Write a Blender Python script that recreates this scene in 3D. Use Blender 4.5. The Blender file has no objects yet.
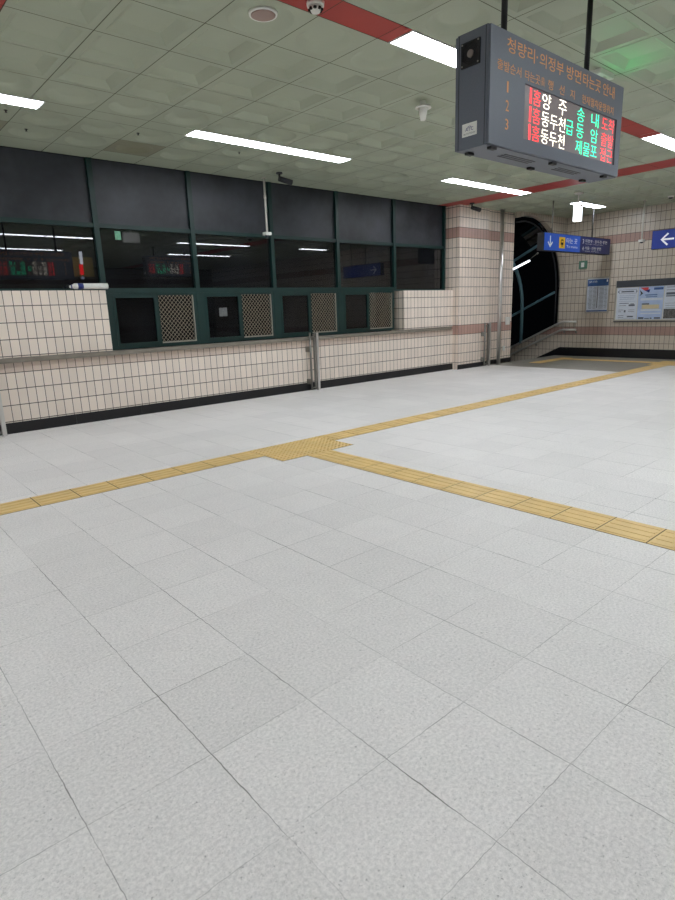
import bpy, bmesh, math, random
from mathutils import Vector, Matrix
random.seed(7)
S = bpy.context.scene
COL = S.collection

# ------------------------------------------------------------------ camera
FPX = 583.1
CAM_H, PITCH, ROLL, YAW = 1.3681, 0.2360, -0.0356, 0.7119
Fw = Vector((math.sin(YAW)*math.cos(PITCH), math.cos(YAW)*math.cos(PITCH), -math.sin(PITCH)))
Rt = Fw.cross(Vector((0, 0, 1))).normalized()
Up = Rt.cross(Fw)
R2 = Rt*math.cos(ROLL)+Up*math.sin(ROLL)
U2 = -Rt*math.sin(ROLL)+Up*math.cos(ROLL)
cd = bpy.data.cameras.new('camera')
cd.sensor_fit = 'HORIZONTAL'; cd.sensor_width = 36; cd.lens = 36*FPX/675
cd.clip_start = 0.05; cd.clip_end = 200
cam = bpy.data.objects.new('camera', cd); COL.objects.link(cam)
cam.matrix_world = Matrix(((R2.x, U2.x, -Fw.x, 0), (R2.y, U2.y, -Fw.y, 0), (R2.z, U2.z, -Fw.z, CAM_H), (0, 0, 0, 1)))
S.camera = cam
# ------------------------------------------------------------------ world, exposure
w = bpy.data.worlds.new('night'); S.world = w; w.use_nodes = True
w.node_tree.nodes['Background'].inputs[0].default_value = (0.05, 0.06, 0.08, 1)
w.node_tree.nodes['Background'].inputs[1].default_value = 0.06
S.view_settings.view_transform = 'Standard'; S.view_settings.look = 'None'
S.view_settings.gamma = 1; S.view_settings.use_curve_mapping = False
S.view_settings.exposure = 0.0
LAMP = 25.5            # brightness of the fluorescent diffusers

# ------------------------------------------------------------------ node helpers
class NT:
    def __init__(s, name):
        s.m = bpy.data.materials.new(name); s.m.use_nodes = True
        s.t = s.m.node_tree; s.n = s.t.nodes; s.b = s.n['Principled BSDF']
    def node(s, typ, **kw):
        n = s.n.new(typ)
        for k, v in kw.items(): setattr(n, k, v)
        return n
    def link(s, a, b): s.t.links.new(a, b)
    def val(s, inp, v):
        if hasattr(v, 'is_output') or isinstance(v, bpy.types.NodeSocket): s.link(v, inp)
        else: inp.default_value = v
    def math(s, op, a, b=0.0, c=None, clamp=False):
        n = s.node('ShaderNodeMath', operation=op); n.use_clamp = clamp
        s.val(n.inputs[0], a); s.val(n.inputs[1], b)
        if c is not None: s.val(n.inputs[2], c)
        return n.outputs[0]
    def mix(s, f, a, b, blend='MIX'):
        n = s.node('ShaderNodeMix', data_type='RGBA', blend_type=blend)
        s.val(n.inputs[0], f); s.val(n.inputs[6], a); s.val(n.inputs[7], b)
        return n.outputs[2]
    def pos(s):
        g = s.node('ShaderNodeNewGeometry'); x = s.node('ShaderNodeSeparateXYZ'); s.link(g.outputs['Position'], x.inputs[0])
        nn = s.node('ShaderNodeSeparateXYZ'); s.link(g.outputs['True Normal'], nn.inputs[0])
        return g, x, nn
    def noise(s, vec, scale, detail=2, rough=.5):
        n = s.node('ShaderNodeTexNoise'); s.link(vec, n.inputs['Vector'])
        n.inputs['Scale'].default_value = scale; n.inputs['Detail'].default_value = detail; n.inputs['Roughness'].default_value = rough
        return n.outputs[0]
    def ramp(s, v, lo, hi):
        n = s.node('ShaderNodeMapRange'); s.val(n.inputs[0], v)
        n.inputs[1].default_value = lo; n.inputs[2].default_value = hi
        return n.outputs[0]
    def white(s, x, y):
        c = s.node('ShaderNodeCombineXYZ'); s.val(c.inputs[0], x); s.val(c.inputs[1], y)
        n = s.node('ShaderNodeTexWhiteNoise', noise_dimensions='3D'); s.link(c.outputs[0], n.inputs[0])
        return n.outputs[0]
def srgb(r, g, b, a=1):
    f = lambda c: ((c/255)/12.92 if c/255 <= .04045 else ((c/255+.055)/1.055)**2.4)
    return (f(r), f(g), f(b), a)
def M(name, col, rough=.5, metal=0, emit=None, estr=0, var=0.06, nscale=14, spec=.5, bump=0):
    k = NT(name); c = srgb(*col)
    tc = k.node('ShaderNodeTexCoord')
    nz = k.noise(tc.outputs['Object'], nscale, 3)
    f = k.ramp(nz, .25, .75)
    k.link(k.mix(f, tuple(x*(1-var) for x in c[:3])+(1,), tuple(min(1, x*(1+var)) for x in c[:3])+(1,)), k.b.inputs['Base Color'])
    k.b.inputs['Roughness'].default_value = rough; k.b.inputs['Metallic'].default_value = metal
    k.b.inputs['Specular IOR Level'].default_value = spec
    if emit:
        k.b.inputs['Emission Color'].default_value = srgb(*emit); k.b.inputs['Emission Strength'].default_value = estr
    if bump:
        bn = k.node('ShaderNodeBump'); bn.inputs['Strength'].default_value = bump; bn.inputs['Distance'].default_value = .002
        k.link(nz, bn.inputs['Height']); k.link(bn.outputs[0], k.b.inputs['Normal'])
    return k.m

TW, TH, U0 = .1045, .2, 1.759
def tile_mat(name, base, band, z0, th, bands, u0=U0, tw=TW, rough=.3):
    """small upright ceramic wall tiles with dark joints, works on faces along x and along y"""
    k = NT(name); g, x, nn = k.pos()
    ax = k.math('ABSOLUTE', nn.outputs[0]); ay = k.math('ABSOLUTE', nn.outputs[1])
    u = k.math('ADD', k.math('MULTIPLY', x.outputs[0], k.math('GREATER_THAN', ay, .5)), k.math('MULTIPLY', x.outputs[1], k.math('GREATER_THAN', ax, .5)))
    un = k.math('DIVIDE', k.math('SUBTRACT', u, u0), tw); vn = k.math('DIVIDE', k.math('SUBTRACT', x.outputs[2], z0), th)
    fu = k.math('FRACT', un); fv = k.math('FRACT', vn)
    gu = k.math('LESS_THAN', k.math('MINIMUM', fu, k.math('SUBTRACT', 1, fu)), .0038/tw)
    gv = k.math('LESS_THAN', k.math('MINIMUM', fv, k.math('SUBTRACT', 1, fv)), .0050/th)
    grout = k.math('MAXIMUM', gu, gv)
    rnd = k.white(k.math('FLOOR', un), k.math('FLOOR', vn))
    nz = k.noise(g.outputs['Position'], 3, 3)
    inb = 0.0
    for a, b in bands:
        t = k.math('MULTIPLY', k.math('GREATER_THAN', x.outputs[2], a), k.math('LESS_THAN', x.outputs[2], b))
        inb = k.math('MAXIMUM', inb, t)
    c = k.mix(inb, srgb(*base), srgb(*band))
    br = k.math('ADD', .90, k.math('ADD', k.math('MULTIPLY', rnd, .10), k.math('MULTIPLY', nz, .12)))
    cc = k.node('ShaderNodeVectorMath', operation='SCALE'); k.link(c, cc.inputs[0]); k.link(br, cc.inputs['Scale'])
    k.link(k.mix(grout, cc.outputs[0], srgb(92, 84, 78)), k.b.inputs['Base Color'])
    k.link(k.math('ADD', rough, k.math('MULTIPLY', grout, .5)), k.b.inputs['Roughness'])
    bn = k.node('ShaderNodeBump'); bn.inputs['Strength'].default_value = .35; bn.inputs['Distance'].default_value = .003
    k.link(k.math('SUBTRACT', k.math('MULTIPLY', k.noise(g.outputs['Position'], 7, 2), .5), grout), bn.inputs['Height']); k.link(bn.outputs[0], k.b.inputs['Normal'])
    return k.m
def floor_mat(name, base, gx=.317, gy=1.888, wx=.3907, wy=.3987, speck=1.0):
    k = NT(name); g, x, nn = k.pos(); P = g.outputs['Position']
    wob = k.math('MULTIPLY', k.math('SUBTRACT', k.noise(P, 25, 2), .5), .010)
    un = k.math('DIVIDE', k.math('SUBTRACT', k.math('ADD', x.outputs[0], wob), gx), wx)
    vn = k.math('DIVIDE', k.math('SUBTRACT', k.math('ADD', x.outputs[1], wob), gy), wy)
    fu = k.math('FRACT', un); fv = k.math('FRACT', vn)
    du = k.math('MULTIPLY', k.math('MINIMUM', fu, k.math('SUBTRACT', 1, fu)), wx)
    dv = k.math('MULTIPLY', k.math('MINIMUM', fv, k.math('SUBTRACT', 1, fv)), wy)
    wear = k.ramp(k.noise(P, 1.7, 3, .6), .35, .62)
    wu = k.math('ADD', .0008, k.math('MULTIPLY', wear, .0012)); wv = k.math('ADD', .0005, k.math('MULTIPLY', wear, .0009))
    su = k.math('SUBTRACT', 1, k.math('DIVIDE', du, wu), clamp=True); sv = k.math('SUBTRACT', 1, k.math('DIVIDE', dv, wv), clamp=True)
    su = k.math('MULTIPLY', k.math('LESS_THAN', du, wu), k.math('ADD', .25, k.math('MULTIPLY', wear, .55)))
    sv = k.math('MULTIPLY', k.math('LESS_THAN', dv, wv), k.math('ADD', .20, k.math('MULTIPLY', wear, .45)))
    joint = k.math('MAXIMUM', su, sv)
    rnd = k.white(k.math('FLOOR', un), k.math('FLOOR', vn))
    n1 = k.noise(P, 85, 4, .8); n2 = k.noise(P, 75, 4, .75); n3 = k.noise(P, 1.1, 4, .6); n4 = k.noise(P, 6, 4, .65)
    grit = k.ramp(n1, .36, .62)
    dark = k.math('MULTIPLY', k.math('SUBTRACT', 1, k.ramp(n2, .33, .40)), k.ramp(k.noise(P, 9, 3), .3, .6))
    br = k.math('ADD', .70, k.math('ADD', k.math('MULTIPLY', grit, .30*speck), k.math('ADD', k.math('MULTIPLY', rnd, .07), k.math('ADD', k.math('MULTIPLY', n3, .13), k.math('MULTIPLY', n4, .13)))))
    br = k.math('SUBTRACT', br, k.math('MULTIPLY', dark, .55*speck))
    cc = k.node('ShaderNodeVectorMath', operation='SCALE'); cc.inputs[0].default_value = srgb(*base)[:3]; k.link(br, cc.inputs['Scale'])
    k.link(k.mix(joint, cc.outputs[0], srgb(78, 74, 68)), k.b.inputs['Base Color'])
    k.link(k.math('ADD', .40, k.math('MULTIPLY', n4, .25)), k.b.inputs['Roughness'])
    k.b.inputs['Specular IOR Level'].default_value = .35
    bn = k.node('ShaderNodeBump'); bn.inputs['Strength'].default_value = .25; bn.inputs['Distance'].default_value = .0015
    k.link(k.math('SUBTRACT', n1, joint), bn.inputs['Height']); k.link(bn.outputs[0], k.b.inputs['Normal'])
    return k.m
def glass_mat(name, tint=.25, rough=.02, refl=1.0, dust=.0, ior=1.65):
    k = NT(name); k.n.remove(k.b)
    tr = k.node('ShaderNodeBsdfTransparent'); tr.inputs[0].default_value = (tint, tint, tint*1.05, 1)
    gl = k.node('ShaderNodeBsdfGlossy'); gl.inputs['Roughness'].default_value = rough; gl.inputs[0].default_value = (refl, refl, refl, 1)
    fr = k.node('ShaderNodeFresnel'); fr.inputs[0].default_value = ior
    mx = k.node('ShaderNodeMixShader'); k.link(fr.outputs[0], mx.inputs[0]); k.link(tr.outputs[0], mx.inputs[1]); k.link(gl.outputs[0], mx.inputs[2])
    df = k.node('ShaderNodeBsdfDiffuse'); df.inputs[0].default_value = (.10, .11, .13, 1)
    g = k.node('ShaderNodeNewGeometry'); nz = k.ramp(k.noise(g.outputs['Position'], 2.2, 4, .6), .3, .75)
    m2 = k.node('ShaderNodeMixShader'); k.link(k.math('MULTIPLY', nz, dust), m2.inputs[0]); k.link(mx.outputs[0], m2.inputs[1]); k.link(df.outputs[0], m2.inputs[2])
    k.link(m2.outputs[0], k.n['Material Output'].inputs[0])
    return k.m

PLAIN = [(.75, .95)]
m_tileA = tile_mat('tile_beige', (232, 219, 206), (206, 188, 174), .15, TH, [(.75, .93)])
m_tileP = tile_mat('tile_pillar', (232, 217, 203), (186, 150, 138), .15, TH, [(.75, .95), (2.75, 2.95)], u0=10.43)
m_tileB = tile_mat('tile_grey_beige', (196, 185, 170), (166, 136, 126), .154, .193, [(.54, .733), (2.66, 2.86)], u0=7.8, tw=.1045)
m_tileH = tile_mat('tile_hall', (150, 142, 130), (128, 108, 98), .15, TH, [(.75, .95), (2.75, 2.95)])
m_floor = floor_mat('granite_floor', (222, 219, 216))
m_floorD = floor_mat('brown_grey_floor', (150, 146, 136), wx=.3, wy=.3, speck=.6)
m_gran = M('black_granite', (16, 16, 19), .35, var=.3, nscale=60)
m_ceil = M('olive_ceiling_panel', (168, 176, 156), .6, var=.05, nscale=1.2)
m_ceil2 = M('stained_ceiling_panel', (140, 140, 118), .6, var=.06, nscale=3)
m_red = M('red_ceiling_panel', (168, 58, 50), .5, var=.06, nscale=3)
m_redw = M('pink_white_panel', (214, 196, 192), .5)
m_seam = M('ceiling_void', (84, 84, 70), .9)
m_green = M('dark_green_frame', (6, 44, 41), .38, var=.12, nscale=8)
m_sill = M('grey_sill', (128, 121, 110), .4, var=.12, nscale=9)
m_glass = glass_mat('window_glass', .2, .010, 1.0, .14)
m_glassdoor = glass_mat('casement_glass', .3, .03, .7, .10)
m_canopy = glass_mat('canopy_glass', .25, .05, .15, .0, 1.4)
m_alu = M('aluminium', (176, 172, 162), .35, .7)
m_steel = M('stainless_steel', (214, 212, 208), .3, .85)
m_rail = M('satin_rail', (205, 203, 198), .35, .6)
m_steeld = M('brushed_steel', (140, 138, 132), .34, .85)
m_wire = M('grille_wire', (214, 202, 182), .4, .4)
m_black = M('matt_black', (20, 20, 22), .6)
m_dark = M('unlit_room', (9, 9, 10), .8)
m_box = M('signbox_grey', (96, 102, 112), .45, .15, var=.06, nscale=120)
m_boxd = M('signbox_groove', (34, 36, 41), .5)
m_white = M('white_plastic', (226, 226, 220), .35)
m_off = M('off_white_metal', (206, 204, 194), .4)
m_yel = M('tactile_yellow', (226, 194, 128), .42, var=.10, nscale=5, bump=.1)
m_yeld = M('tactile_joint', (96, 78, 50), .8)
m_lamp = M('lamp_diffuser', (245, 250, 255), .4, emit=(242, 247, 255), estr=LAMP, var=0)
m_lamp2 = M('lit_panel', (245, 250, 255), .4, emit=(240, 248, 255), estr=3.0, var=0)
m_blue = M('sign_blue', (38, 92, 200), .35, var=.05, emit=(38, 92, 210), estr=.18)
m_navy = M('sign_navy', (26, 42, 116), .35, var=.05)
m_navyd = M('sign_navy_right', (32, 56, 142), .35, var=.05, emit=(32, 60, 150), estr=.05)
m_signw = M('sign_white', (238, 242, 248), .4, emit=(238, 242, 250), estr=.12)
m_signy = M('sign_yellow', (250, 200, 40), .4, emit=(250, 200, 40), estr=.12)
m_orange = M('orange_lettering', (222, 152, 84), .5, var=.02)
m_led = M('led_panel', (104, 98, 98), .3, var=.08, nscale=30, emit=(130, 112, 114), estr=.22)
m_lr = M('led_red', (255, 60, 60), .5, emit=(255, 56, 62), estr=1.8, var=0)
m_lw = M('led_white', (255, 250, 235), .5, emit=(255, 246, 228), estr=2.6, var=0)
m_lg = M('led_green', (40, 235, 170), .5, emit=(40, 238, 176), estr=2.2, var=0)
m_poster = M('poster_paper', (206, 214, 226), .3)
m_print = M('poster_print', (92, 98, 112), .6)
m_bluep = M('poster_blue', (58, 92, 150), .4, var=.25, nscale=9)
m_sky = M('poster_sky', (172, 192, 224), .4, var=.15, nscale=5)
m_tan = M('poster_tan', (208, 196, 160), .4)
m_photo = M('poster_photo', (92, 90, 88), .4, var=.7, nscale=30)
m_charc = M('charcoal_header', (58, 62, 68), .5)
m_teal = M('teal_steel', (104, 140, 152), .35, .3)
m_spk = M('speaker_grille', (160, 138, 130), .6)
m_grn = M('green_plate', (90, 130, 110), .4)
m_exit = M('exit_green', (60, 240, 150), .4, emit=(50, 245, 140), estr=6, var=0)

def frost_mat():
    k = NT('frosted_film'); g, x, nn = k.pos(); P = g.outputs['Position']
    n = k.ramp(k.noise(P, 1.1, 4, .65), .36, .66)
    k.link(k.mix(n, srgb(32, 35, 41), srgb(62, 65, 72)), k.b.inputs['Base Color'])  # soft mottling in the film colour imitates uneven glow on the panes
    k.b.inputs['Roughness'].default_value = .42; k.b.inputs['Specular IOR Level'].default_value = .45
    bn = k.node('ShaderNodeBump'); bn.inputs['Strength'].default_value = .3; bn.inputs['Distance'].default_value = .003
    k.link(k.noise(P, 45, 2), bn.inputs['Height']); k.link(bn.outputs[0], k.b.inputs['Normal'])
    return k.m
m_frost = frost_mat()

# ------------------------------------------------------------------ mesh helpers
class MB:
    def __init__(s): s.b = bmesh.new()
    def box(s, x0, x1, y0, y1, z0, z1, mat=0, bev=0):
        r = bmesh.ops.create_cube(s.b, size=1)
        vs = r['verts']
        for v in vs: v.co = Vector(((x0+x1)/2+v.co.x*(x1-x0), (y0+y1)/2+v.co.y*(y1-y0), (z0+z1)/2+v.co.z*(z1-z0)))
        fs = {f for v in vs for f in v.link_faces}
        for f in fs: f.material_index = mat
        if bev:
            es = {e for v in vs for e in v.link_edges}
            rr = bmesh.ops.bevel(s.b, geom=list(es), offset=bev, segments=2, profile=.7, affect='EDGES')
            for f in rr['faces']: f.material_index = mat
        return s
    def obox(s, a, b, w, h, mat=0):
        """bar of section w x h from a to b"""
        a, b = Vector(a), Vector(b); d = (b-a); L = d.length; d.normalize()
        up = Vector((0, 0, 1)) if abs(d.z) < .95 else Vector((0, 1, 0))
        sx = d.cross(up).normalized(); sz = sx.cross(d)
        vs = [s.b.verts.new(p+sx*i*w/2+sz*j*h/2) for p in (a, b) for i, j in ((-1, -1), (1, -1), (1, 1), (-1, 1))]
        for q in ((0, 1, 2, 3), (7, 6, 5, 4), (0, 4, 5, 1), (1, 5, 6, 2), (2, 6, 7, 3), (3, 7, 4, 0)):
            f = s.b.faces.new([vs[i] for i in q]); f.material_index = mat
        return s
    def cyl(s, a, b, r, r2=None, seg=20, mat=0, cap=True):
        a, b = Vector(a), Vector(b); r2 = r if r2 is None else r2; d = (b-a).normalized()
        up = Vector((0, 0, 1)) if abs(d.z) < .9 else Vector((1, 0, 0))
        sx = d.cross(up).normalized(); sy = d.cross(sx)
        A, B = [], []
        for i in range(seg):
            t = 2*math.pi*i/seg; o = sx*math.cos(t)+sy*math.sin(t)
            A.append(s.b.verts.new(a+o*r)); B.append(s.b.verts.new(b+o*max(r2, 1e-4)))
        for i in range(seg):
            f = s.b.faces.new((A[i], A[(i+1) % seg], B[(i+1) % seg], B[i])); f.material_index = mat; f.smooth = True
        if cap:
            for L in (A[::-1], B):
                f = s.b.faces.new(L); f.material_index = mat
        return s
    def tube(s, pts, r, seg=12, mat=0):
        pts = [Vector(p) for p in pts]; rings = []
        for i, p in enumerate(pts):
            d = (pts[min(i+1, len(pts)-1)]-pts[max(i-1, 0)]).normalized()
            up = Vector((0, 0, 1)) if abs(d.z) < .9 else Vector((1, 0, 0))
            sx = d.cross(up).normalized(); sy = d.cross(sx)
            rings.append([s.b.verts.new(p+(sx*math.cos(2*math.pi*k/seg)+sy*math.sin(2*math.pi*k/seg))*r) for k in range(seg)])
        for a, b in zip(rings, rings[1:]):
            for k in range(seg):
                f = s.b.faces.new((a[k], a[(k+1) % seg], b[(k+1) % seg], b[k])); f.smooth = True; f.material_index = mat
        for L in (rings[0][::-1], rings[-1]):
            f = s.b.faces.new(L); f.material_index = mat
        return s
    def quad(s, *ps, mat=0):
        f = s.b.faces.new([s.b.verts.new(p) for p in ps]); f.material_index = mat; return s
    def prism(s, poly, lo, hi, axis='y', mat=0):
        """extrude a polygon; axis y: (x,z) points, axis x: (y,z) points, axis z: (x,y) points"""
        def P(a, b, t): return {'y': (a, t, b), 'x': (t, a, b), 'z': (a, b, t)}[axis]
        A = [s.b.verts.new(P(a, b, lo)) for a, b in poly]; B = [s.b.verts.new(P(a, b, hi)) for a, b in poly]
        n = len(poly)
        for i in range(n):
            f = s.b.faces.new((A[i], A[(i+1) % n], B[(i+1) % n], B[i])); f.material_index = mat
        f = s.b.faces.new(A[::-1]); f.material_index = mat
        f = s.b.faces.new(B); f.material_index = mat
        return s
    def build(s, name, mats, parent=None, kind=None, origin=None):
        bmesh.ops.recalc_face_normals(s.b, faces=s.b.faces)
        me = bpy.data.meshes.new(name); s.b.to_mesh(me); s.b.free()
        for m in (mats if isinstance(mats, (list, tuple)) else [mats]): me.materials.append(m)
        o = bpy.data.objects.new(name, me); COL.objects.link(o)
        if parent is not None:
            o.parent = parent
            o.matrix_parent_inverse = Matrix.Translation(parent.location).inverted() if parent.type == 'EMPTY' else Matrix.Identity(4)
            o.matrix_parent_inverse = Matrix.Identity(4)
            if parent.type == 'EMPTY' and parent.location.length > 0:
                me.transform(Matrix.Translation(-parent.location))
        if kind: o['kind'] = kind
        return o
def tag(o, label, cat, group=None, kind=None):
    o['label'] = label; o['category'] = cat
    if group: o['group'] = group
    if kind: o['kind'] = kind
    return o
def thing(name, loc, label, cat, group=None):
    o = bpy.data.objects.new(name, None); COL.objects.link(o); o.location = loc; o.empty_display_size = .05
    return tag(o, label, cat, group)
def dup(root, delta, label, name=None):
    r = root.copy(); COL.objects.link(r); r.location = Vector(root.location)+Vector(delta); r['label'] = label
    for ch in list(root.children):
        c = ch.copy(); COL.objects.link(c); c.parent = r
        for g in list(ch.children):
            d = g.copy(); COL.objects.link(d); d.parent = c
    return r
def sub(o, parent):
    """make o a sub-part of parent (both already in the thing's local frame)"""
    o.parent = parent; return o

FR = {'-y': Matrix(((1, 0, 0), (0, 0, -1), (0, 1, 0))), '+y': Matrix(((-1, 0, 0), (0, 0, 1), (0, 1, 0))),
      '-x': Matrix(((0, 0, -1), (-1, 0, 0), (0, 1, 0)))}
def text(name, s, face, u0, u1, v0, v1, depth, mat, root, parent=None, bold=0.012, ext=.0006):
    """raised lettering filling the rectangle; u runs to the reader's right.  face -y: u=x, +y: u=-x, -x: u=-y"""
    cu = bpy.data.curves.new(name, 'FONT'); cu.body = s; cu.size = 1; cu.offset = bold*.25; cu.extrude = 0; cu.resolution_u = 2
    tmp = bpy.data.objects.new('tmp', cu); COL.objects.link(tmp)
    dg = bpy.context.evaluated_depsgraph_get(); me = bpy.data.meshes.new_from_object(tmp.evaluated_get(dg))
    bpy.data.objects.remove(tmp); bpy.data.curves.remove(cu)
    me.name = name
    xs = [v.co.x for v in me.vertices]; ys = [v.co.y for v in me.vertices]
    if not xs: return None
    ax, bx, ay, by = min(xs), max(xs), min(ys), max(ys)
    m3 = FR[face]
    nrm = m3 @ Vector((0, 0, 1))
    for v in me.vertices:
        u = u0+(v.co.x-ax)/(bx-ax)*(u1-u0); t = v0+(v.co.y-ay)/max(by-ay, 1e-6)*(v1-v0)
        p = m3 @ Vector((u, t, 0))
        if face[1] == 'y': p.y = depth
        else: p.x = depth
        v.co = p+nrm*ext
    me.transform(Matrix.Translation(-Vector(root.location)))
    me.materials.clear(); me.materials.append(mat)
    o = bpy.data.objects.new(name, me); COL.objects.link(o); o.parent = parent if parent is not None else root
    return o

ZT = 3.388
YF, YW = 8.10, 8.25         # tiled front of wall A, window plane
XB = 14.57                  # far wall
X0, Y0 = -12.0, -9.0

# ------------------------------------------------------------------ floor
b = MB(); b.quad((X0, Y0, 0), (11.62, Y0, 0), (11.62, 8.2, 0), (X0, 8.2, 0)); b.quad((11.62, Y0, 0), (XB, Y0, 0), (XB, 4.66, 0), (11.62, 4.66, 0))
b.quad((11.62, 4.66, 0), (XB, 4.66, 0), (XB, 7.95, 0), (11.62, 7.95, 0), mat=1)
b.build('floor', [m_floor, m_floorD], kind='structure')
# stairs going down beyond the arch
b = MB()
for i in range(16):
    y = 7.95+i*.3; z = -.14*(i+1)
    b.box(11.0, XB, y+.0, y+.3, z-.3, z)
b.box(11.0, XB, 7.70, 7.95, -.4, -.002)
o = b.build('stair_flight', m_floorD, kind='structure')

# tactile paving: raised bars and dots on yellow blocks
def strip(x0, x1, y0, y1, along, phase, gaps=()):
    bb = MB(); p = .3
    lo, hi = (x0, x1) if along == 'x' else (y0, y1)
    k = math.floor((lo-phase)/p)
    while phase+k*p < hi-1e-3:
        a, c = max(lo, phase+k*p), min(hi, phase+(k+1)*p); k += 1
        if c-a < .02: continue
        a += .004; c -= .004
        X = (a, c, y0, y1) if along == 'x' else (x0, x1, a, c)
        bb.box(*X, .0, .003)
        w = (y1-y0) if along == 'x' else (x1-x0); s0 = y0 if along == 'x' else x0
        for j in range(4):
            m = s0+w*(j+.5)/4
            if along == 'x': bb.box(a+.012, c-.012, m-.0165, m+.0165, .003, .0062, bev=.002 if x1 < 7 else 0)
            else: bb.box(m-.0165, m+.0165, a+.012, c-.012, .003, .0062, bev=.002)
    bb.box(x0-.004, x1+.004, y0-.004, y1+.004, .0002, .0012, mat=1)
    return bb
J = (3.08, 3.98, 4.36, 4.964)
t = tag(strip(X0+.3, J[0], 4.664, 4.964, 'x', 1.04).build('tactile_paving_strip', [m_yel, m_yeld]), 'yellow ribbed guide strip running left from the studded junction', 'tactile paving', 'yellow guide strips on the floor')
t = tag(strip(J[1], 13.2, 4.664, 4.964, 'x', 1.04).build('tactile_paving_strip', [m_yel, m_yeld]), 'yellow ribbed guide strip running from the junction towards the far notice board', 'tactile paving', 'yellow guide strips on the floor')
t = tag(strip(3.37, 3.67, -4.0, J[2], 'y', 2.718).build('tactile_paving_strip', [m_yel, m_yeld]), 'yellow ribbed guide strip crossing the near floor to the lower right', 'tactile paving', 'yellow guide strips on the floor')
def studs(x0, x1, y0, y1, p=.3):
    bb = MB(); bb.box(x0-.004, x1+.004, y0-.004, y1+.004, .0002, .0012, mat=1)
    nx, ny = max(1, round((x1-x0)/p)), max(1, round((y1-y0)/p)); wx, wy = (x1-x0)/nx, (y1-y0)/ny
    for i in range(nx):
        for j in range(ny):
            bb.box(x0+i*wx+.002, x0+(i+1)*wx-.002, y0+j*wy+.002, y0+(j+1)*wy-.002, 0, .003)
            for a in range(6):
                for c in range(6):
                    cx, cy = x0+(i+(a+.5)/6)*wx, y0+(j+(c+.5)/6)*wy
                    bb.cyl((cx, cy, .003), (cx, cy, .008), .014, .009, seg=6)
    return bb
tag(studs(*J).build('tactile_warning_pad', [m_yel, m_yeld]), 'yellow studded warning pad where the guide strips meet in mid floor', 'tactile paving')
tag(studs(13.2, 14.1, 4.5, 5.1).build('tactile_warning_pad', [m_yel, m_yeld]), 'yellow studded pad at the far end of the strip below the notice board', 'tactile paving')
tag(studs(12.45, 14.0, 7.15, 7.45).build('tactile_warning_pad', [m_yel, m_yeld]), 'yellow studded row along the top of the stairs', 'tactile paving')
tag(strip(13.55, 13.85, 5.1, 7.15, 'y', 5.1).build('tactile_paving_strip', [m_yel, m_yeld]), 'far yellow strip linking the stair top to the notice board pad', 'tactile paving', 'yellow guide strips on the floor')

# ------------------------------------------------------------------ ceiling
PX, PY = .585, .566
b = MB(); G = .0035
def panel_flat(x0, x1, y0, y1, mat=0): b.quad((x0+G, y0+G, ZT), (x1-G, y0+G, ZT), (x1-G, y1-G, ZT), (x0+G, y1-G, ZT), mat=mat)
def coffer(x0, x1, y0, y1, rnd, mat=0):
    x0 += G; x1 -= G; y0 += G; y1 -= G
    V = b.b.verts.new
    if not rnd:
        cs = []
        for ins, z in ((0, ZT), (.055, ZT), (.125, ZT+.05)):
            cs.append([V(p) for p in ((x0+ins, y0+ins, z), (x1-ins, y0+ins, z), (x1-ins, y1-ins, z), (x0+ins, y1-ins, z))])
        for A, B in zip(cs, cs[1:]):
            for i in range(4):
                f = b.b.faces.new((A[i], A[(i+1) % 4], B[(i+1) % 4], B[i])); f.material_index = mat
        f = b.b.faces.new(cs[-1]); f.material_index = mat
        return
    cx, cy = (x0+x1)/2, (y0+y1)/2; n = 24
    sq = []
    for i in range(n):
        a = 2*math.pi*i/n; c, s = math.cos(a), math.sin(a); m = max(abs(c), abs(s))
        sq.append(V((cx+c/m*(x1-x0)/2, cy+s/m*(y1-y0)/2, ZT)))
    rings = [sq]
    for r, z in ((.235, ZT), (.215, ZT+.012), (.165, ZT+.042), (.14, ZT+.046)):
        rings.append([V((cx+r*math.cos(2*math.pi*i/n), cy+r*math.sin(2*math.pi*i/n), z)) for i in range(n)])
    for q, (A, B) in enumerate(zip(rings, rings[1:])):
        for i in range(n):
            f = b.b.faces.new((A[i], A[(i+1) % n], B[(i+1) % n], B[i])); f.material_index = mat; f.smooth = q > 0
    f = b.b.faces.new(rings[-1]); f.material_index = mat
def lightcells():
    L = []
    for r, ys in ((0, 6.42), (1, 3.33), (2, .24), (3, -2.85), (4, -5.94)):
        L.append(ys)
    return L
STR = lightcells(); SW = .26
# fixtures (x start, pieces) by row
LX = {0: [(-10.4, 2), (-5.7, 2), (-1.6, 1), (.83, 1), (3.6, 2), (8.22, 2), (12.5, 1)], 1: [(-10.4, 2), (-5.7, 2), (-1.2, 1), (3.77, 2), (8.46, 2)],  # unseen pairs at the far left are added to brighten the hall
      2: [(-10.4, 2), (-5.7, 2), (.3, 1), (3.48, 2), (8.22, 2), (12.6, 1)], 3: [(-5.7, 2), (3.6, 2), (9.4, 2)], 4: [(-1.0, 2), (3.6, 2)]}  # unseen single panel over the camera is added to lift the near floor
PL = 1.2
cols = []; x = 3.65-PX*math.ceil((3.65-X0)/PX)
while x < XB+.2: cols.append(x); x += PX
def clipx(a, c): return max(a, X0), min(c, XB)
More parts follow.
